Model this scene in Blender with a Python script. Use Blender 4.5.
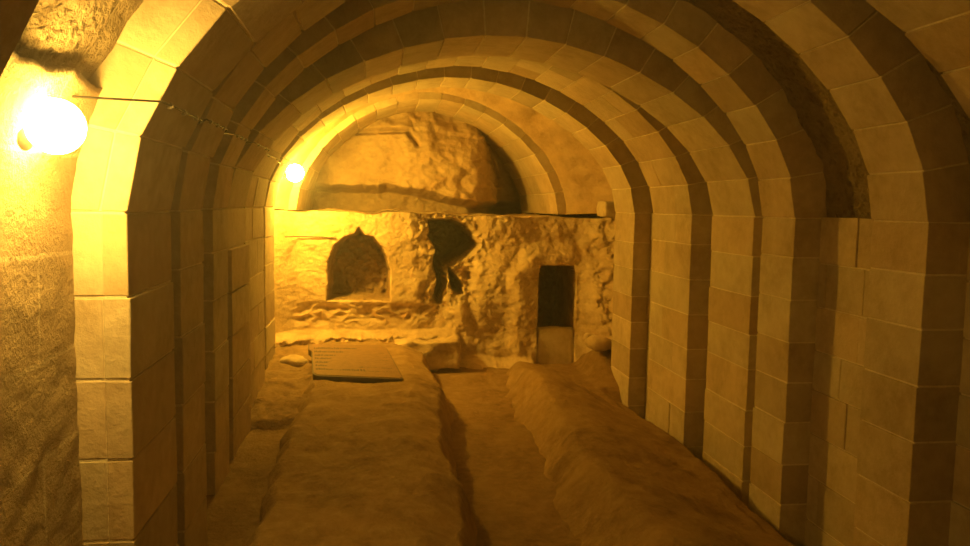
import bpy, bmesh, math, random
from mathutils import Vector, Matrix, noise

for o in list(bpy.data.objects): bpy.data.objects.remove(o)
C = bpy.context.scene.collection
SC = bpy.context.scene
S = 1.8                      # metres per layout unit (camera to right wall = 1 unit)
ZF = 0.75                    # layout height of the eye above datum
def P(x, y, z): return Vector((x*S, y*S, (z+ZF)*S))

# ------------------------------------------------------------------ camera
yaw, pit, rol = 0.1361, 0.0855, 0.0170
R0 = Vector((math.cos(yaw), -math.sin(yaw), 0))
F = Vector((math.sin(yaw)*math.cos(pit), math.cos(yaw)*math.cos(pit), -math.sin(pit)))
U0 = Vector((math.sin(yaw)*math.sin(pit), math.cos(yaw)*math.sin(pit), math.cos(pit)))
right = R0*math.cos(rol) + U0*math.sin(rol)
up = -R0*math.sin(rol) + U0*math.cos(rol)
cam = bpy.data.cameras.new('camera'); cam.sensor_width = 36; cam.lens = 36*773.97/970
cam.clip_start = .02
co = bpy.data.objects.new('camera', cam); C.objects.link(co)
M = Matrix((right, up, -F)).transposed().to_4x4(); M.translation = P(0, 0, 0)
co.matrix_world = M
SC.camera = co

# ------------------------------------------------------------------ world, light, exposure
W = bpy.data.worlds.new('world'); SC.world = W; W.use_nodes = True
W.node_tree.nodes['Background'].inputs[0].default_value = (1, .55, .08, 1)
W.node_tree.nodes['Background'].inputs[1].default_value = 0.0
SC.view_settings.view_transform = 'Standard'; SC.view_settings.look = 'None'
SC.view_settings.exposure = 0.27; SC.view_settings.gamma = 1
SC.view_settings.use_curve_mapping = False
LAMP_COL = {'near': (1.0, .565, .085), 'far': (1.0, .54, .045), 'behind': (1.0, .54, .045)}
LAMP_POWER = {'near': 170, 'far': 570, 'behind': 8}    # radiance of the glass globes
HAZE = 0.028

# ------------------------------------------------------------------ materials
def lin(c): return tuple(c)+(1,)
def nt(name):
    m = bpy.data.materials.new(name); m.use_nodes = True
    t = m.node_tree; b = t.nodes['Principled BSDF']
    return m, t, b
def N(t, typ, **kw):
    n = t.nodes.new(typ)
    for k, v in kw.items(): setattr(n, k, v)
    return n
def mixc(t, a, b, fac, mode='MIX'):
    m = N(t, 'ShaderNodeMix', data_type='RGBA', blend_type=mode)
    for s, v in ((6, a), (7, b), (0, fac)):
        if isinstance(v, (int, float)): m.inputs[s].default_value = v
        elif isinstance(v, tuple): m.inputs[s].default_value = v if len(v) == 4 else v+(1,)
        else: t.links.new(v, m.inputs[s])
    return m.outputs[2]
def noise_fac(t, co, scale, detail=6, rough=.6, lo=.35, hi=.65, dist=0):
    n = N(t, 'ShaderNodeTexNoise'); n.inputs['Scale'].default_value = scale
    n.inputs['Detail'].default_value = detail; n.inputs['Roughness'].default_value = rough
    n.inputs['Distortion'].default_value = dist
    t.links.new(co, n.inputs['Vector'])
    r = N(t, 'ShaderNodeMapRange'); r.inputs[1].default_value = lo; r.inputs[2].default_value = hi
    t.links.new(n.outputs['Fac'], r.inputs[0]); return r.outputs[0]
def stone(name, base, dark, light, tint=False, bump=.25, fine=60, coarse=4, pits=0.0, stain=.5):
    m, t, b = nt(name)
    tc = N(t, 'ShaderNodeTexCoord').outputs['Object']
    f1 = noise_fac(t, tc, coarse, 8, .62, .38, .66, .4)
    f2 = noise_fac(t, tc, fine*.35, 6, .7, .4, .68)
    f3 = noise_fac(t, tc, fine, 4, .7, .35, .7)
    c = mixc(t, base, dark, f1)
    s = N(t, 'ShaderNodeMath', operation='MULTIPLY'); t.links.new(f2, s.inputs[0]); s.inputs[1].default_value = stain
    c = mixc(t, c, light, s.outputs[0])
    if tint:
        a = N(t, 'ShaderNodeAttribute', attribute_name='tint')
        c = mixc(t, c, a.outputs['Color'], 1.0, 'MULTIPLY')
    h = N(t, 'ShaderNodeMath', operation='ADD'); t.links.new(f2, h.inputs[0]); t.links.new(f3, h.inputs[1])
    hh = h.outputs[0]
    if pits:
        v = N(t, 'ShaderNodeTexVoronoi'); v.inputs['Scale'].default_value = fine*.45; t.links.new(tc, v.inputs['Vector'])
        r = N(t, 'ShaderNodeMapRange'); r.inputs[1].default_value = .05; r.inputs[2].default_value = .45
        t.links.new(v.outputs['Distance'], r.inputs[0])
        fm = N(t, 'ShaderNodeMath', operation='MULTIPLY_ADD'); t.links.new(r.outputs[0], fm.inputs[0]); fm.inputs[1].default_value = pits*3
        t.links.new(hh, fm.inputs[2]); hh = fm.outputs[0]
        inv = N(t, 'ShaderNodeMath', operation='MULTIPLY_ADD'); t.links.new(r.outputs[0], inv.inputs[0]); inv.inputs[1].default_value = -pits; inv.inputs[2].default_value = pits
        c = mixc(t, c, dark, inv.outputs[0])
    bp = N(t, 'ShaderNodeBump'); bp.inputs['Strength'].default_value = bump; bp.inputs['Distance'].default_value = .012
    t.links.new(hh, bp.inputs['Height']); t.links.new(bp.outputs[0], b.inputs['Normal'])
    t.links.new(c, b.inputs['Base Color']); b.inputs['Roughness'].default_value = .92
    b.inputs['Specular IOR Level'].default_value = .15
    return m
M_block = stone('limestone_blocks', (.60,.50,.36), (.44,.35,.23), (.72,.63,.48), tint=True, bump=.22)
M_mortar = stone('lime_mortar', (.80,.72,.55), (.66,.58,.42), (.9,.83,.68), bump=.3)
M_rock = stone('carved_rock', (.66,.52,.33), (.42,.29,.15), (.76,.64,.44), bump=.38, fine=42, coarse=5, pits=.25)
M_inner = stone('dark_inner_rock', (.40,.27,.14), (.22,.13,.06), (.52,.38,.21), bump=.8, fine=30, coarse=8, pits=.4)  # darker, rougher brown for faces inside the niche, hole, cracks and doorway
M_rock2 = stone('recess_rock', (.60,.45,.27), (.40,.27,.14), (.70,.56,.36), bump=.45, fine=30, coarse=3.5, pits=.1)
M_vault = stone('rough_vault_plaster', (.52,.42,.28), (.24,.18,.10), (.58,.48,.32), bump=1.0, fine=70, coarse=3.2, pits=.5, stain=.6)
M_wallr = stone('rough_wall', (.60,.49,.34), (.43,.33,.20), (.72,.62,.45), bump=.6, fine=50, coarse=3, pits=.15)
M_earth = stone('trodden_earth', (.32,.21,.09), (.20,.12,.045), (.47,.33,.17), bump=.5, fine=45, coarse=3, stain=.5)
M_bench = stone('bench_rock', (.37,.245,.105), (.22,.135,.05), (.54,.39,.2), bump=.5, fine=40, coarse=3.5, stain=.5)
def plain(name, col, rough=.6, metal=0):
    m, t, b = nt(name); b.inputs['Roughness'].default_value = rough; b.inputs['Metallic'].default_value = metal
    tc = N(t, 'ShaderNodeTexCoord').outputs['Object']
    f = noise_fac(t, tc, 30, 4)
    t.links.new(mixc(t, col, tuple(v*.75 for v in col), f), b.inputs['Base Color']); return m
M_dark = plain('dark_metal', (.05,.045,.04), .5, .3)
M_cable = plain('black_cable', (.06,.05,.04), .7)
M_clip = plain('pale_plastic', (.75,.7,.6), .5)
M_panel = plain('sign_panel_face', (.30,.175,.07), .75)
M_edge = plain('sign_edge', (.10,.06,.03), .6)
M_ink = plain('sign_ink', (.04,.02,.01), .7)
M_slab = stone('door_slab_stone', (.68,.57,.40), (.50,.40,.26), (.78,.68,.5), bump=.3)
def glow(name, power, col):
    m, t, b = nt(name); t.nodes.remove(b)
    e = N(t, 'ShaderNodeEmission'); e.inputs[0].default_value = col+(1,); e.inputs[1].default_value = power
    t.links.new(e.outputs[0], t.nodes['Material Output'].inputs[0]); return m

# ------------------------------------------------------------------ helpers
def link(name, me, mats, parent=None, smooth=False):
    o = bpy.data.objects.new(name, me); C.objects.link(o)
    for m in (mats if isinstance(mats, (list, tuple)) else [mats]): me.materials.append(m)
    if parent: o.parent = parent
    if smooth:
        for p in me.polygons: p.use_smooth = True
    return o
def tag(o, label, cat, group=None):
    o['label'] = label; o['category'] = cat
    if group: o['group'] = group
    return o
def struct(o): o['kind'] = 'structure'; return o
def empty(name, loc):
    o = bpy.data.objects.new(name, None); C.objects.link(o); o.location = loc; o.empty_display_size = .05
    return o
def child(o, root):          # keep world geometry while parenting to an empty
    o.parent = root; o.matrix_parent_inverse = Matrix.Translation(root.location).inverted()
    return o
def nz(x, y, z, sc, oc=4): return noise.fractal(Vector((x*sc, y*sc, z*sc)), 1.0, 2.0, oc)
def ss(a, b, x):
    t = min(1, max(0, (x-a)/(b-a))); return t*t*(3-2*t)
class MB:                    # collects hexahedra / grids with a tint per face
    def __init__(s): s.v = []; s.f = []; s.mi = []; s.tint = []
    def hexa(s, c, mi=0, tint=(1,1,1)):
        k = len(s.v); s.v += [tuple(p) for p in c]
        for f in ((0,1,2,3),(7,6,5,4),(0,4,5,1),(1,5,6,2),(2,6,7,3),(3,7,4,0)):
            s.f.append(tuple(k+i for i in f)); s.mi.append(mi); s.tint.append(tint)
    def grid(s, pts, nu, nv, mi=0, tint=(1,1,1), flip=False):
        k = len(s.v); s.v += [tuple(p) for p in pts]
        for i in range(nu-1):
            for j in range(nv-1):
                q = (k+i*nv+j, k+(i+1)*nv+j, k+(i+1)*nv+j+1, k+i*nv+j+1)
                s.f.append(q[::-1] if flip else q); s.mi.append(mi); s.tint.append(tint)
    def build(s, name, mats, parent=None, smooth=False, bevel=0, fixn=False):
        me = bpy.data.meshes.new(name); me.from_pydata(s.v, [], s.f)
        o = link(name, me, mats, None, smooth)
        for p, mi in zip(me.polygons, s.mi): p.material_index = mi
        a = me.color_attributes.new('tint', 'FLOAT_COLOR', 'CORNER')
        flat = []
        for p, t in zip(me.polygons, s.tint): flat += list(t+(1,))*p.loop_total
        a.data.foreach_set('color', flat)
        if fixn:
            bm = bmesh.new(); bm.from_mesh(me); bmesh.ops.recalc_face_normals(bm, faces=bm.faces); bm.to_mesh(me); bm.free()
        if bevel:
            b = o.modifiers.new('bevel', 'BEVEL'); b.width = bevel; b.segments = 1; b.limit_method = 'ANGLE'
        if parent: child(o, parent)
        return o

# ------------------------------------------------------------------ arch profile
NEXP = 1.82
class Prof:
    def __init__(s, xl, xr, b, z0=-.015): s.a = (xl+xr)/2; s.xc = (xr-xl)/2; s.b = b; s.z0 = z0
    def pt(s, th, o=0):      # th: 0 = right springing, pi = left springing
        c, si = math.cos(th), math.sin(th)
        return (s.xc + (s.a+o)*math.copysign(abs(c)**(2/NEXP), c), s.z0 + (s.b+o)*abs(si)**(2/NEXP))
    def divide(s, n):        # n equal arc lengths
        K = 600; pts = [s.pt(math.pi*i/K) for i in range(K+1)]
        L = [0]
        for i in range(K): L.append(L[-1]+math.hypot(pts[i+1][0]-pts[i][0], pts[i+1][1]-pts[i][1]))
        out = []; j = 0
        for k in range(n+1):
            t = L[-1]*k/n
            while j < K and L[j+1] < t: j += 1
            out.append(math.pi*(j+(t-L[j])/max(1e-9, L[min(j+1,K)]-L[j]))/K if j < K else math.pi)
        return out
def tint(rng, k=.10):
    v = 1+rng.uniform(-k, k*.8); w = rng.uniform(-.06, .06)
    if rng.random() < .14: v *= .86; w -= .04
    return (v, v*(1+w*.8), v*(1+w*1.6))
G = .0018
def jit(rng, s=.0006): return rng.uniform(-s, s)
def block(mb, rng, A, B, Ao, Bo, y0, y1, off=0):
    """A,B inner profile points (x,z); Ao,Bo outer; block between y0 and y1"""
    def lerp(p, q, t): return (p[0]+(q[0]-p[0])*t, p[1]+(q[1]-p[1])*t)
    L = max(1e-6, math.hypot(A[0]-B[0], A[1]-B[1])); g = G/L
    d = jit(rng, .0014)+off
    e = d/max(1e-6, math.hypot(A[0]-Ao[0], A[1]-Ao[1]))
    A, B, Ao, Bo = lerp(A, B, g), lerp(B, A, g), lerp(Ao, Bo, g), lerp(Bo, Ao, g)
    A, B = lerp(A, Ao, e), lerp(B, Bo, e)
    yy0, yy1 = y0+jit(rng), y1+jit(rng)
    q = [P(A[0]+jit(rng, .001), yy0, A[1]+jit(rng)), P(B[0]+jit(rng, .001), yy0, B[1]+jit(rng)), P(Bo[0], yy0, Bo[1]), P(Ao[0], yy0, Ao[1])]
    r = [P(A[0]+jit(rng, .001), yy1, A[1]+jit(rng)), P(B[0]+jit(rng, .001), yy1, B[1]+jit(rng)), P(Bo[0], yy1, Bo[1]), P(Ao[0], yy1, Ao[1])]
    mb.hexa(q+r, 0, tint(rng))
ZB = -.9
def cols(rng, y0, y1, k, ncol):
    if ncol == 1 or k % 3 == 2: return [(y0, y1)]
    if ncol == 2:
        m = y0+(y1-y0)*(.5+.14*(1 if k % 2 else -1)); return [(y0, m-G/2), (m+G/2, y1)]
    e = [y0+(y1-y0)*i/ncol for i in range(ncol+1)]
    sft = (y1-y0)/ncol*.35*(1 if k % 2 else -1)
    e = [e[0]]+[v+sft for v in e[1:-1]]+[e[-1]]
    return [(e[i]+(G/2 if i else 0), e[i+1]-(G/2 if i < ncol-1 else 0)) for i in range(ncol)]
def make_rib(name, prof, y0, y1, thick, label, seed, ncol=1, ch=.105, lay=1, group='stone arch ribs', drop=ZB, stub=0):
    rng = random.Random(seed)
    root = empty(name, P(prof.xc, (y0+y1)/2, -.75))
    tag(root, label, 'arch', group)
    n = round((math.pi*(prof.a+prof.b)/2*1.0)/ch)
    n += (n+1) % 2
    th = prof.divide(n)
    layers = [(0, thick)] if lay == 1 else [(0, .031), (.031, thick)]
    ef = .0014
    mb = MB()
    for i in range(n):
        for (o0, o1) in layers:
            for (ya, yb) in cols(rng, y0, y1, i, ncol):
                block(mb, rng, prof.pt(th[i], o0+(.0011 if o0 else 0)), prof.pt(th[i+1], o0+(.0011 if o0 else 0)), prof.pt(th[i], o1), prof.pt(th[i+1], o1), ya, yb)
    # mortar core
    e = .0026
    for i in range(n):
        p = [prof.pt(th[i], e), prof.pt(th[i+1], e), prof.pt(th[i+1], thick-e), prof.pt(th[i], thick-e)]
        mb.hexa([P(a, y0+ef, b) for a, b in p]+[P(a, y1-ef, b) for a, b in p], 1)
    mb.build('arch_ring', [M_block, M_mortar], root, bevel=.002, fixn=True)
    for sgn in (-1, 1):
        mb = MB(); z = prof.z0; k = 0
        xi = prof.xc+sgn*prof.a
        while z > drop:
            h = ch*rng.uniform(.9, 1.12); zz = z-h
            for (o0, o1) in layers:
                for (ya, yb) in cols(rng, y0, y1, k, ncol):
                    sb = -stub if (stub and sgn < 0 and z < prof.z0-.1) else 0
                    block(mb, rng, (xi+sgn*(o0+sb), zz), (xi+sgn*(o0+sb), z), (xi+sgn*o1, zz), (xi+sgn*o1, z), ya, yb)
            z = zz; k += 1
        xa, xb = sorted((xi+sgn*e, xi+sgn*(thick-e)))
        mb.hexa([P(xa, y0+ef, drop), P(xb, y0+ef, drop), P(xb, y0+ef, prof.z0), P(xa, y0+ef, prof.z0),
                 P(xa, y1-ef, drop), P(xb, y1-ef, drop), P(xb, y1-ef, prof.z0), P(xa, y1-ef, prof.z0)], 1)
        mb.build('pilaster', [M_block, M_mortar], root, bevel=.002, fixn=True)
    return root

RIBS = [   # name key, xl, xr, b, y0, y1
 ('Z', .31, 1.06, .485, .42, .638), ('0', .313, 1.075, .49, 1.0215, 1.233),
 ('A', .318, .998, .513, 1.302, 1.466), ('B', .36, .99, .522, 1.7497, 1.9102),
 ('C', .378, 1.012, .452, 1.996, 2.2666), ('D', .393, .99, .502, 2.3711, 2.728),
 ('E', .415, .985, .494, 2.9232, 3.17)]
LAB = {
 'Z': 'closest pale limestone arch, cropped by the upper left corner of the view',
 '0': 'broad limestone arch whose left pilaster stands just beyond the near glaring lamp',
 'A': 'limestone arch with the nearest fully visible pilaster on the right wall',
 'B': 'limestone arch just past the exposed block bay of the right wall',
 'C': 'limestone arch standing close behind the one past the exposed right bay, third from far end',
 'D': 'deep limestone arch, second from the far end of the tunnel',
 'E': 'limestone arch beside the far wall lamp, framing the rock chamber end'}
PR = {}
for i, (k, xl, xr, b, y0, y1) in enumerate(RIBS):
    PR[k] = Prof(xl, xr, b)
    make_rib('stone_arch', PR[k], y0, y1, .115, LAB[k], 11+i, ncol=2 if y1-y0 > .3 else 1, lay=2 if k == '0' else 1, stub=.012 if k == 'C' else 0)
# recess vault at the end
YE = 3.5
PR['F'] = Prof(.365, .812, .505, -.03)
T = .065

# ------------------------------------------------------------------ interpolated shell radii along the tunnel
def shell(y):
    ks = [(-1.6, .34, 1.04, .49), (.5, .31, 1.04, .485), (1.12, .313, 1.05, .49), (1.38, .318, .998, .505), (1.83, .36, .99, .51),
          (2.13, .378, 1.0, .475), (2.55, .393, .99, .50), (3.05, .415, .985, .494), (3.8, .42, .985, .494)]
    for a, b in zip(ks, ks[1:]):
        if a[0] <= y <= b[0]:
            t = (y-a[0])/(b[0]-a[0]); return [a[i]+(b[i]-a[i])*t for i in (1, 2, 3)]
    return ks[-1][1:]
# ceiling: one rough plaster vault surface
mb = MB(); pts = []; NU, NV = 330, 150
Y0, Y1 = -1.6, 3.62
for i in range(NU):
    y = Y0+(Y1-Y0)*i/(NU-1); xl, xr, b = shell(y); pr = Prof(xl, xr, b)
    for j in range(NV):
        th = math.pi*j/(NV-1)
        o = T+.018+nz(y, th, 0, 5, 3)*.010+nz(y*1.3, th*.8, 7, 22, 3)*.007
        x, z = pr.pt(th, o); pts.append(P(x, y, z))
mb.grid(pts, NU, NV, flip=False)
struct(mb.build('ceiling', M_vault, smooth=True))

BAYS = [.3, .84, 1.27, 1.6, 1.95, 2.32, 2.83, 3.35]
def bay(y):
    if y < .5: return shell(.5)
    return shell(min(BAYS, key=lambda c: abs(c-y)))
# ------------------------------------------------------------------ side walls (ashlar bays)
def wall(name, sgn, seed, rough_until=-9):
    rng = random.Random(seed); mb = MB()
    z = -.010; k = 0
    while z > ZB:
        h = rng.uniform(.095, .125); zz = z-h
        y = Y0+rng.uniform(0, .1)
        while y < 3.5:
            w = rng.uniform(.12, .24)
            ym = y+w/2; xl, xr, b = bay(ym)
            if y > rough_until:
                xi = (xr if sgn > 0 else -xl)+sgn*T
                block(mb, rng, (xi, zz), (xi, z), (xi+sgn*.09, zz), (xi+sgn*.09, z), y, min(y+w-G, 3.55))
            y += w
        z = zz; k += 1
    n = 400; ptsA = []; Ys = max(Y0, rough_until)
    for i in range(n):
        y = Ys+(3.6-Ys)*i/(n-1); xl, xr, b = bay(y); xi = (xr if sgn > 0 else -xl)+sgn*(T+.004)
        ptsA += [P(xi, y, ZB), P(xi, y, -.012), P(xi+sgn*.12, y, -.012)]
    mb.grid(ptsA, n, 3, 1, flip=sgn > 0)
    struct(mb.build(name, [M_block, M_mortar], bevel=.002))
wall('wall_right', 1, 5)
wall('wall_left', -1, 6, 1.04)
# rougher left bay next to the camera
m, t, b_ = nt('weathered_ashlar')
tc = N(t, 'ShaderNodeTexCoord').outputs['UV']
nn = N(t, 'ShaderNodeTexNoise'); nn.inputs['Scale'].default_value = 5; nn.inputs['Detail'].default_value = 5; t.links.new(tc, nn.inputs['Vector'])
va = N(t, 'ShaderNodeVectorMath', operation='MULTIPLY_ADD'); t.links.new(nn.outputs['Color'], va.inputs[0]); va.inputs[1].default_value = (.05,.05,0); t.links.new(tc, va.inputs[2])
br = N(t, 'ShaderNodeTexBrick'); t.links.new(va.outputs[0], br.inputs['Vector'])
br.inputs['Color1'].default_value = (.58,.46,.30,1); br.inputs['Color2'].default_value = (.50,.38,.24,1); br.inputs['Mortar'].default_value = (.74,.64,.46,1)
br.inputs['Scale'].default_value = 1; br.inputs['Brick Width'].default_value = .42; br.inputs['Row Height'].default_value = .21; br.inputs['Mortar Size'].default_value = .006; br.inputs['Mortar Smooth'].default_value = .5
obj_c = N(t, 'ShaderNodeTexCoord').outputs['Object']
f1 = noise_fac(t, obj_c, 7, 8, .65, .35, .65); f2 = noise_fac(t, obj_c, 45, 6, .7, .35, .65)
cc = mixc(t, br.outputs['Color'], (.42,.31,.18,1), N(t, 'ShaderNodeMath', operation='MULTIPLY').outputs[0])
mu = [n for n in t.nodes if n.type == 'MATH'][-1]; t.links.new(f1, mu.inputs[0]); mu.inputs[1].default_value = .6
bp = N(t, 'ShaderNodeBump'); bp.inputs['Strength'].default_value = .8; bp.inputs['Distance'].default_value = .012
t.links.new(f2, bp.inputs['Height']); t.links.new(bp.outputs[0], b_.inputs['Normal']); t.links.new(cc, b_.inputs['Base Color']); b_.inputs['Roughness'].default_value = .95
M_left = m
NU, NV = 300, 110; mb = MB(); pts = []
for i in range(NU):
    y = Y0+(1.06-Y0)*i/(NU-1); xl, xr, b = shell(y)
    for j in range(NV):
        top = .135+nz(y, 0, 2, 8, 4)*.018
        z = ZB+(top-ZB)*min(1, j/(NV-2))
        pr = Prof(xl, xr, b); q = max(0, (z-pr.z0)/(pr.b+T))
        x = pr.xc-(pr.a+T)*(1-q**NEXP)**(1/NEXP)+nz(y, z, 3, 4, 4)*.003+nz(y, z*1.6, 9, 24, 4)*.0022
        if j == NV-1: x -= .06; z += .004
        pts.append(P(x, y, z))
mb.grid(pts, NU, NV, flip=True)
o = mb.build('wall_left', M_left, smooth=True)
uv = o.data.uv_layers.new(name='UVMap')
for lp in o.data.loops:
    v = o.data.vertices[lp.vertex_index].co; uv.data[lp.index].uv = (v.y, v.z)
struct(o)
# wall closing the tunnel behind the viewer
mb = MB(); pts = []
for i in range(30):
    for j in range(30): pts.append(P(-.6+1.9*i/29, Y0+nz(i*.1, j*.1, 0, 1)*.03, ZB+1.6*j/29))
mb.grid(pts, 30, 30, flip=True); struct(mb.build('wall_front', M_wallr, smooth=True))

# ------------------------------------------------------------------ far wall (carved rock) below the shelf
def seg(px, pz, ax, az, bx, bz):
    dx, dz = bx-ax, bz-az; t = max(0, min(1, ((px-ax)*dx+(pz-az)*dz)/(dx*dx+dz*dz)))
    return math.hypot(px-ax-dx*t, pz-az-dz*t)
def inside(p, poly):
    c = False; x, z = p; n = len(poly)
    for i in range(n):
        x1, z1 = poly[i]; x2, z2 = poly[(i+1) % n]
        if (z1 > z) != (z2 > z) and x < (x2-x1)*(z-z1)/(z2-z1)+x1: c = not c
    return c
def sdist(p, poly):
    d = min(seg(p[0], p[1], *poly[i], *poly[(i+1) % len(poly)]) for i in range(len(poly)))
    return d if inside(p, poly) else -d
NICHE = [(-.232,-.43),(.048,-.433),(.048,-.30),(.036,-.24),(.012,-.185),(-.03,-.145),(-.065,-.135),(-.088,-.098),(-.11,-.132),(-.155,-.145),(-.20,-.185),(-.226,-.25)]
HOLE = [(.225,-.07),(.338,-.06),(.385,-.085),(.458,-.175),(.41,-.225),(.345,-.262),(.30,-.29),(.245,-.275),(.262,-.21),(.235,-.15)]
CR1 = [(.255,-.25),(.29,-.27),(.30,-.37),(.275,-.44),(.25,-.41),(.27,-.34)]
CR2 = [(.32,-.29),(.36,-.34),(.375,-.40),(.345,-.40),(.33,-.35)]
DOOR = [(.725,-.80),(.725,-.30),(.735,-.266),(.885,-.266),(.896,-.30),(.90,-.80)]
def back_depth(x, z):
    d = YE
    w1, w2 = nz(x, z, 1, 6, 5), nz(x, z, 5, 18, 4)
    rough = .22+.78*ss(.05, .3, x)
    d += w1*.03*rough + w2*.008*(rough+.05)
    d += nz(x, z*1.5, 8, 40, 3)*.002
    # pocked band under the niche and next to the hole
    band = ss(-.56,-.5,z)*(1-ss(-.47,-.43,z))*ss(-.42,-.34,x)*(1-ss(.2,.3,x))
    d += band*(.005+abs(nz(x*.6, z, 11, 14, 3))*.045)
    # left pilaster-like smooth edge and right corner curving towards the viewer
    d -= .32*ss(.90, 1.06, x)*(.45+.55*ss(-.2,-.75,z)) + .05*w2*ss(.9, 1.0, x)
    d -= .12*ss(-.36,-.48,x)
    # mass between the hole and the door, and the moulding round the door
    fr = max(abs((x-.81)/.215), (z+.15)/(-.02) if z > -.15 else 0)
    rr = math.hypot(max(0, abs(x-.80)-.06), max(0, z+.33)*.95)
    if z < -.30: rr = max(0, abs(x-.80)-.06)
    reb = (1-ss(.10, .17, rr))
    d -= reb*.045
    ridge = ss(.10, .16, rr)*(1-ss(.17, .26, rr))
    d -= ridge*.0
    # low ledge at the foot, left of the trench
    led = ss(-.56,-.59, z+nz(x, 0, 2, 9)*.012)*(1-ss(.33, .37, x))
    d -= led*(.10+w2*.05)
    led2 = ss(-.685,-.74, z+nz(x, 0, 4, 8)*.02)*ss(.34,.38,x)*(1-ss(.69,.715,x))
    d -= led2*.14
    # openings
    s = sdist((x+w2*.006, z+w2*.006), NICHE)
    d += .19*ss(-.004, .016, s) + (.02*w2+.014*nz(x, z, 3, 40, 3))*ss(0, .02, s)
    s = max(sdist((x+w2*.012, z+w2*.01), HOLE), sdist((x+w2*.01, z), CR1), sdist((x+w2*.01, z), CR2))
    d += .5*ss(-.012, .018, s)
    d += (.04*abs(w2)+.03)*ss(-.10, 0, s)*(1-ss(-.006, .03, s))
    s = sdist((x+w2*.002, z), DOOR)
    d += .36*ss(-.003, .012, s)
    # eroded mortar line along the crack below the hole and general hollows right of it
    d += .035*(1-ss(.0, .05, seg(x, z, .40,-.28, .43,-.56)))*abs(w1)*2
    return d
mb = MB(); pts = []; NU, NV = 400, 235
XA, XB = -.52, 1.12
for i in range(NU):
    x = XA+(XB-XA)*i/(NU-1)
    for j in range(NV):
        z = -.86+(-.03+.86)*j/(NV-1); top = -.03+nz(x, 0, 0, 7)*.014-.012*ss(.25,.4,x)
        z2 = min(z, top)
        pts.append(P(x, back_depth(x, z), z2))
mb.grid(pts, NU, NV)
o = struct(mb.build('wall_back', [M_rock, M_inner], smooth=True))
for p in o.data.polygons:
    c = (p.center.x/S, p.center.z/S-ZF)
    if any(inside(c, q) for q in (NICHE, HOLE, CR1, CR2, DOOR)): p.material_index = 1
# shelf floor of the recess
mb = MB(); pts = []; NU, NV = 160, 60
for i in range(NU):
    x = -.45+1.5*i/(NU-1); top = -.03+nz(x, 0, 0, 7)*.014-.012*ss(.25,.4,x)
    for j in range(NV):
        y = 3.47+.95*j/(NV-1)
        yy = max(y, back_depth(x, -.031)-.004)
        pts.append(P(x, yy, top-.001+nz(x, y, 0, 9)*.008*ss(3.5, 3.6, y)))
mb.grid(pts, NU, NV, flip=False); struct(mb.build('trim_1', M_rock, smooth=True))
# rear rock face of the recess: a bulging mass with an undercut foot and a crack across its crown
mb = MB(); pts = []; NU, NV = 240, 170
for i in range(NU):
    x = -.5+1.5*i/(NU-1)
    for j in range(NV):
        z = -.06+.64*j/(NV-1)
        w1, w2, w3 = nz(x, z, 21, 3, 5), nz(x, z, 25, 11, 5), nz(x, z, 28, 34, 3)
        d = 4.06+.26*ss(.45, .8, x)+w1*.07+w2*.018+w3*.004
        u = (x-.24)/.42; d += .08*u*u*ss(0, 1, abs(u))
        lim = .075-.07*ss(.05, .5, x)+w2*.01
        d += .14; d -= .30*ss(lim-.015, lim+.03, z)*(1-ss(.25, .5, z)*.3)      # bulge over an undercut
        d += .02
        cz = .365+.02*math.sin(x*9)+w2*.02
        up_ = .4*ss(cz-.01, cz+.012, z)*ss(-.16, -.05, x)*(1-ss(.5, .62, x)); d -= .05*up_       # upper lip
        d += .05*(1-ss(0, .020, min(seg(x+w2*.03, z, -.12,.365, .13,.372), seg(x+w2*.02, z, .13,.372, .19,.30))))
        d += .16*ss(.56, .66, x+w2*.03+ (z-.15)*.25)*(1-ss(.38,.46,z))
        d += .05*(1-ss(0, .02, seg(x, z, .56,.37, .66,.17)+w2*.01))
        pts.append(P(x, d, z))
mb.grid(pts, NU, NV); struct(mb.build('wall_back', M_rock2, smooth=True))
# block-built barrel over the recess
def barrel(name, prof, y0, y1, label, seed):
    rng = random.Random(seed); root = empty(name, P(prof.xc, y0, -.03)); tag(root, label, 'arch')
    n = 17; th = prof.divide(n); mb = MB()
    for i in range(n):
        for (ya, yb) in cols(rng, y0, y1, i if i % 3 != 2 else i+1, 4):
            block(mb, rng, prof.pt(th[i]), prof.pt(th[i+1]), prof.pt(th[i], .05), prof.pt(th[i+1], .05), ya, yb)
        e = .0026; p = [prof.pt(th[i], e), prof.pt(th[i+1], e), prof.pt(th[i+1], .05-e), prof.pt(th[i], .05-e)]
        mb.hexa([P(a, y0+e, b) for a, b in p]+[P(a, y1-e, b) for a, b in p], 1)
    mb.build('vault_stones', [M_block, M_mortar], root, bevel=.002, fixn=True)
    return root
barrel('recess_vault', PR['F'], 3.50, 4.42, 'small block vault over the rock recess above the far shelf', 77)
# rubble face between the recess vault and the tunnel vault
mb = MB(); pts = []; NU, NV = 150, 24
xl, xr, b = shell(3.3); pr = Prof(xl, xr, b)
for i in range(NU):
    th = -.0+math.pi*i/(NU-1)
    for j in range(NV):
        t = j/(NV-1); p = PR['F'].pt(th, .02); q = pr.pt(th, .11)
        x, z = p[0]+(q[0]-p[0])*t, p[1]+(q[1]-p[1])*t-.02*(1-t if False else 0)
        pts.append(P(x, 3.525-.28*t+nz(x, z, 31, 9, 4)*.02*min(1, t*4)+nz(x, z, 33, 30, 3)*.008*min(1, t*4), z))
mb.grid(pts, NU, NV, flip=True); struct(mb.build('wall_back', M_rock2, smooth=True))

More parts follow.
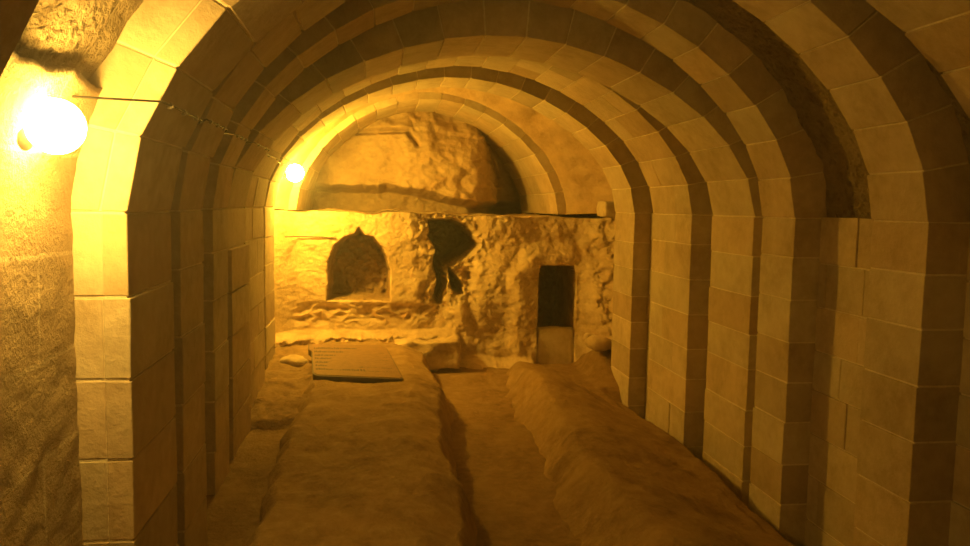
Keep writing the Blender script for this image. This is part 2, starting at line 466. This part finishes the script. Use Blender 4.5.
# ------------------------------------------------------------------ chamber behind the doorway is cut in wall_back; the slab that half closes it
def slab(name, x0, x1, y0, y1, z0, z1, mat, label, cat, seed, group=None, amp=.004, nb=7):
    bm = bmesh.new(); bmesh.ops.create_cube(bm, size=1)
    bmesh.ops.subdivide_edges(bm, edges=bm.edges[:], cuts=nb, use_grid_fill=True)
    c = P((x0+x1)/2, (y0+y1)/2, (z0+z1)/2)
    for v in bm.verts:
        p = v.co; q = Vector(((p.x*(x1-x0)), (p.y*(y1-y0)), (p.z*(z1-z0))))
        r = max(abs(p.x), abs(p.y))*2
        n_ = noise.fractal(Vector((q.x*9+seed, q.y*9, q.z*9)), 1, 2, 4)*amp
        k = 1
        k -= .07*max(0, abs(p.x)*2+abs(p.y)*2+abs(p.z)*2-1.9)
        q *= k
        q += p.normalized()*n_
        v.co = q*S
    me = bpy.data.meshes.new(name); bm.to_mesh(me); bm.free()
    o = link(name, me, mat, smooth=True); o.location = c; tag(o, label, cat, group); return o
slab('closing_slab', .728, .902, 3.475, 3.54, -.79, -.555, M_slab, 'pale upright stone slab closing the lower part of the small doorway', 'stone slab', 1, nb=9, amp=.003)
slab('stone_block', .07, .35, 3.30, 3.46, -.70, -.588, M_rock, 'low flat stone block on the ledge right of the information panel', 'stone block', 4, nb=15, amp=.03)

slab('stone_block', .955, 1.03, 3.22, 3.36, -.035, .035, M_slab, 'pale squared block on top of the wall at the right of the recess vault', 'stone block', 8, nb=9, amp=.008)
# ------------------------------------------------------------------ floor and rock benches
def rel(x, y): return nz(x, y, 0, 3, 4)*.010+nz(x, y, 4, 14, 3)*.004
mb = MB(); pts = []; NU, NV = 170, 420
for i in range(NU):
    x = -.52+1.64*i/(NU-1)
    for j in range(NV):
        y = Y0+(4.75-Y0)*j/(NV-1)
        z = -.74
        left = 1-ss(-.2,-.1, x)
        zl = -.655+.02*ss(2.26, 2.29, y+nz(x, 0, 0, 10)*.02)+.03*ss(2.6, 3.2, y)
        z = z+(zl-z)*left
        end = ss(3.12, 3.24, y+nz(x, 3, 0, 4)*.06)
        z = z+(-.722-z)*end*(1-left)
        rub = ss(.88, .98, x)*ss(3.0, 3.3, y)*(1-ss(3.5,3.6,y)); z += rub*.10
        z -= .12*ss(.90, .93, x)*(1-ss(2.95, 3.05, y))
        z += left*ss(2.2, 2.4, y)*nz(x, y, 6, 9, 5)*.022
        pts.append(P(x, y, z+rel(x, y)))
mb.grid(pts, NU, NV); struct(mb.build('floor', M_earth, smooth=True))
def bench(name, fx0, fx1, y0, y1, top, label, seed):
    """closed rock mass: cross-section from fx0(y) to fx1(y), height top(u,y)"""
    NU, NV = 70, 330; mb = MB(); pts = []
    for i in range(NU):
        u = i/(NU-1)
        for j in range(NV):
            y = y0+(y1-y0)*j/(NV-1)
            x = fx0(y)+(fx1(y)-fx0(y))*u
            w = nz(x+seed, y, 0, 2.6, 5)*.012+nz(x+seed, y, 2, 12, 4)*.006
            e = min(ss(0, .02, u+1e-4), ss(0, .02, 1-u+1e-4))
            ey = ss(0, .03, (y1-y)+1e-4)
            z = top(u, y)+w
            if i in (0, NU-1): z = -.88
            if j in (0, NV-1): z = -.88
            pts.append(P(x, y, z))
    mb.grid(pts, NU, NV)
    me_o = mb.build(name, M_bench, smooth=True)
    bm = bmesh.new(); bm.from_mesh(me_o.data)
    bd = [e for e in bm.edges if e.is_boundary]
    if bd: bmesh.ops.contextual_create(bm, geom=bd)
    bm.to_mesh(me_o.data); bm.free()
    tag(me_o, label, 'rock bench', 'rock benches'); return me_o
def wob(y, s, a=.012): return nz(s, y, 0, 2.2, 4)*a*1.6+nz(s, y, 1, 9, 3)*a*.7
def topL(u, y):
    z = -.60
    z -= .05*(1-ss(0, .10, u))+.16*(1-ss(0, .03, u))
    z -= .03*ss(.70, .92, u)+.13*ss(.88, 1.0, u)
    return z
bench('rock_bench', lambda y: -.262+wob(y, 3, .02)-.02*ss(2.4, 3.2, y), lambda y: .215+wob(y, 7, .018)+.035*ss(1.6, 2.8, y), Y0+.1, 3.45, topL,
      'long low rock bench left of the central trench, carrying the information panel', 3)
def topR(u, y):
    z = -.640-.095*ss(.25, 1, u)
    z -= .11*(1-ss(0, .24, u))
    z += .012*math.sin(y*5+u*3)
    z -= .10*ss(.97, 1, u)
    z -= .02*ss(2.9, 3.2, y)
    return z
bench('rock_bench', lambda y: .415+wob(y, 13, .018)+.075*ss(1.6, 2.9, y), lambda y: .942+wob(y, 17, .006), Y0+.1, 3.30, topR,
      'long rounded rock bench between the central trench and the right wall', 9)

# ------------------------------------------------------------------ information panel
BL, BR, TR, TL = P(-.232,2.655,-.583), P(.085,2.61,-.590), P(.024,3.03,-.548), P(-.276,3.07,-.548)
root = empty('information_panel', (BL+BR+TR+TL)/4-Vector((0,0,.06)))
tag(root, 'flat brown information panel with rows of small lettering lying on left rock bench', 'sign')
nrm = (BR-BL).cross(TL-BL).normalized()
def Q(u, v, h=0):
    return (BL*(1-u)+BR*u)*(1-v)+(TL*(1-u)+TR*u)*v+nrm*h
outl = []
def corner(cu, cv, ru, rv, a0):
    for k in range(7):
        a = math.radians(a0+15*k); outl.append((cu+ru*math.cos(a), cv+rv*math.sin(a)))
corner(.93,.05,.05,.05,-90)
outl[:7] = [(.97,.0),(1.0,.02)]
corner(.86,.86,.14,.14,0)
outl += [(.0,1.0),(.0,.80),(.035,.72),(.03,.16)]
corner(.11,.08,.08,.08,180)
def plate(name, pts, h0, h1, mat, root):
    bm = bmesh.new(); lo = [bm.verts.new(Q(u, v, h0)) for u, v in pts]; hi = [bm.verts.new(Q(u, v, h1)) for u, v in pts]
    bm.faces.new(hi); bm.faces.new(lo[::-1]); n = len(pts)
    for i in range(n): bm.faces.new((lo[i], lo[(i+1) % n], hi[(i+1) % n], hi[i]))
    bmesh.ops.recalc_face_normals(bm, faces=bm.faces)
    me = bpy.data.meshes.new(name); bm.to_mesh(me); bm.free(); return child(link(name, me, mat), root)
bp_ = plate('backing_board', outl, -.040, -.002, M_edge, root); bp_['label'] = 'dark brown board edge'
plate('printed_face', [(.5+(u-.5)*.975, .5+(v-.5)*.96) for u, v in outl], -.003, .002, M_panel, root)
rng = random.Random(4); mb = MB()
rows = [.82,.70,.58,.48,.36,.26,.16]
for ri, v in enumerate(rows):
    u = .07
    lim = .60 if ri % 4 != 3 else .45
    while u < lim:
        w = rng.uniform(.012, .022)
        hgt = rng.uniform(.030, .055)
        mb.hexa([Q(u,v,.002), Q(u+w,v,.002), Q(u+w,v+hgt,.002), Q(u,v+hgt,.002), Q(u,v,.0032), Q(u+w,v,.0032), Q(u+w,v+hgt,.0032), Q(u,v+hgt,.0032)])
        u += w+rng.choice([.005,.006,.008,.014])
    u = .56
    while u < (.86 if v > .7 else .93) and ri in (1, 2, 3, 5, 6):
        w = rng.uniform(.004, .008)
        mb.hexa([Q(u,v,.002), Q(u+w,v,.002), Q(u+w,v+.015,.002), Q(u,v+.015,.002), Q(u,v,.0032), Q(u+w,v,.0032), Q(u+w,v+.015,.0032), Q(u,v+.015,.0032)])
        u += w+rng.choice([.008,.010,.02])
mb.build('lettering', M_ink, root, fixn=True)['kind'] = 'stuff'
for (u, v) in ((.12,.12),(.88,.12),(.12,.86),(.82,.84)):
    bm = bmesh.new(); p = Q(u, v, -.02); zb = (ZF-.645)*S
    bmesh.ops.create_cone(bm, segments=12, radius1=.014, radius2=.012, depth=p.z-zb, cap_ends=True)
    for vv in bm.verts: vv.co += Vector((p.x, p.y, (p.z+zb)/2))
    me = bpy.data.meshes.new('foot'); bm.to_mesh(me); bm.free(); child(link('foot', me, M_edge, smooth=True), root)

# ------------------------------------------------------------------ lamps
def lathe(name, prof, mat, root, M4, seg_=28):
    bm = bmesh.new(); rings = []
    for r, h in prof: rings.append([bm.verts.new(M4 @ Vector((r*math.cos(2*math.pi*k/seg_), r*math.sin(2*math.pi*k/seg_), h))) for k in range(seg_)])
    for a, b in zip(rings, rings[1:]):
        for k in range(seg_): bm.faces.new((a[k], a[(k+1) % seg_], b[(k+1) % seg_], b[k]))
    bm.faces.new(rings[0][::-1]); bm.faces.new(rings[-1])
    bmesh.ops.recalc_face_normals(bm, faces=bm.faces)
    me = bpy.data.meshes.new(name); bm.to_mesh(me); bm.free(); return child(link(name, me, mat, smooth=True), root)
def lamp(x, y, z, wallx, r, power, label, key):
    root = empty('wall_lamp', P(wallx, y, z)); tag(root, label, 'lamp', 'tunnel wall lamps')
    c = P(x, y, z); w = P(wallx, y, z); L = (c-w).length
    rot = Matrix.Rotation(math.radians(90), 4, 'Y')
    M4 = Matrix.Translation(w) @ rot
    R = r*S
    lathe('base', [(R*.9, 0), (R*.95, .01), (R*.9, .025), (R*.45, .035), (R*.42, L-R*.75), (R*.5, L-R*.7)], M_dark, root, M4)
    pr_ = [(max(.002, R*math.sin(a)), L-R*math.cos(a)) for a in [math.radians(18+k*9) for k in range(18)]] + [(.002, L+R)]
    lathe('glass_globe', pr_, glow('lit_globe_'+key, power, LAMP_COL[key]), root, M4)
    return root
lamp(-.336, .872, .076, -.380, .029, LAMP_POWER['near'], 'glaring globe lamp on the left wall, nearest the viewer', 'near')
lamp(-.345, 3.27, .124, -.50, .036, LAMP_POWER['far'], 'small glaring globe lamp beside the far end wall', 'far')
lamp(-.335, -.9, .085, -.42, .036, LAMP_POWER['behind'], 'added unseen globe lamp on the left wall behind the viewer', 'behind')  # out of view; added for a little light from behind the camera

# ------------------------------------------------------------------ cable and its clips
def tube(name, pts, r, mat, seg_=8):
    bm = bmesh.new(); rings = []
    for k, p in enumerate(pts):
        d = (pts[min(k+1, len(pts)-1)]-pts[max(k-1, 0)]).normalized()
        u = d.cross(Vector((0, 0, 1))).normalized(); w = u.cross(d)
        rings.append([bm.verts.new(p+(u*math.cos(2*math.pi*q/seg_)+w*math.sin(2*math.pi*q/seg_))*r) for q in range(seg_)])
    for a, b in zip(rings, rings[1:]):
        for q in range(seg_): bm.faces.new((a[q], a[(q+1) % seg_], b[(q+1) % seg_], b[q]))
    bm.faces.new(rings[0][::-1]); bm.faces.new(rings[-1]); bmesh.ops.recalc_face_normals(bm, faces=bm.faces)
    me = bpy.data.meshes.new(name); bm.to_mesh(me); bm.free(); return link(name, me, mat, smooth=True)
def soff(k, z, o=0):         # x of the left soffit of rib k at height z
    pr = PR[k]; t = max(0, (z-pr.z0)/(pr.b+o)); return pr.xc-(pr.a+o)*(1-t**NEXP)**(1/NEXP)
cp = [(-.366,.885,.098), (-.366,.93,.115)]
zc = {'0': .123, 'A': .131, 'B': .146, 'C': .149, 'D': .146, 'E': .144}
clips = []
for (k, xl, xr, b, y0, y1) in RIBS[1:]:
    x = soff(k, zc[k])+.006
    if k == '0': cp.append((x, y0-.01, .122))
    cp += [(x, y0-.004, zc[k]), (x, y1+.004, zc[k])]
    cp.append((x-.012, y1+.02, zc[k]-.005))
    for q in range(3 if k in '0AB' else 2): clips.append((x+.001, y0+(y1-y0)*(q+.6)/(3 if k in '0AB' else 2), zc[k]))
cp.append((-.40, 3.25, .135))
tag(tube('electric_cable', [P(*q) for q in cp], .0025, M_cable), 'thin dark electric cable strung along the left side of the arches between lamps', 'cable')
g0 = None
for (x, y, z) in clips:
    if g0 is None:
        bm = bmesh.new(); bmesh.ops.create_cube(bm, size=1)
        for v in bm.verts: v.co = Vector((v.co.x*.016, v.co.y*.016, v.co.z*.014))
        bmesh.ops.bevel(bm, geom=bm.edges[:], offset=.003, segments=2, affect='EDGES')
        me = bpy.data.meshes.new('cable_clip'); bm.to_mesh(me); bm.free(); g0 = link('cable_clip', me, M_clip); o = g0
    else: o = g0.copy(); C.objects.link(o)
    o.location = P(x-.003, y, z); tag(o, 'tiny pale clip holding the dark cable against the left arches', 'cable clip', 'cable clips')
tag(tube('wire', [P(-.40, 3.40, -.143), P(-.36, back_depth(-.36,-.144)-.01, -.144), P(-.30, back_depth(-.30,-.145)-.006, -.145), P(-.245, back_depth(-.245,-.147)-.006, -.147), P(-.19, back_depth(-.215,-.15)-.004, -.150)], .004, M_cable),
    'short dark wire running across the end wall to the arched niche', 'wire')

# ------------------------------------------------------------------ loose stones
def stone_obj(x, y, z, r, seed, mat, label, group):
    bm = bmesh.new(); bmesh.ops.create_icosphere(bm, subdivisions=3, radius=1)
    for v in bm.verts:
        n_ = 1+.28*noise.fractal(v.co*1.1+Vector((seed*3.1, 0, 0)), 1, 2, 3)
        v.co = Vector((v.co.x*r*1.2*n_, v.co.y*r*n_, v.co.z*r*.7*n_))*S
    me = bpy.data.meshes.new('loose_stone'); bm.to_mesh(me); bm.free()
    o = link('loose_stone', me, mat, smooth=True); o.location = P(x, y, z); tag(o, label, 'stone', group)
stone_obj(-.165, 2.22, -.612, .007, 1, M_clip, 'tiny white pebble near the left edge of the left rock bench', None)
stone_obj(.955, 3.24, -.585, .05, 2, M_rock, 'rounded loose stone in the right corner below the end wall', None)
stone_obj(.955, 3.38, -.585, .033, 3, M_rock, 'smaller stone against the wall just right of the doorway', None)
stone_obj(-.33, 3.02, -.615, .045, 5, M_rock, 'loose stone on the floor left of the information panel', None)

if HAZE:  # scatter volume added for glow around the lamps and lifted blacks
    me = bpy.data.meshes.new('haze'); mb = MB()
    x0, x1, y0, y1, z0, z1 = -.6, 1.3, Y0, 4.7, -.9, .6
    mb.hexa([P(x0,y0,z0),P(x1,y0,z0),P(x1,y1,z0),P(x0,y1,z0),P(x0,y0,z1),P(x1,y0,z1),P(x1,y1,z1),P(x0,y1,z1)])
    mm = bpy.data.materials.new('haze'); mm.use_nodes = True; t = mm.node_tree; t.nodes.remove(t.nodes['Principled BSDF'])
    vs = N(t, 'ShaderNodeVolumeScatter'); vs.inputs['Density'].default_value = HAZE; vs.inputs['Anisotropy'].default_value = .55
    t.links.new(vs.outputs[0], t.nodes['Material Output'].inputs['Volume'])
    o = mb.build('haze', mm, fixn=True); o['kind'] = 'stuff'; tag(o, 'faint added haze imitating lamp glare in the tunnel air', 'haze')
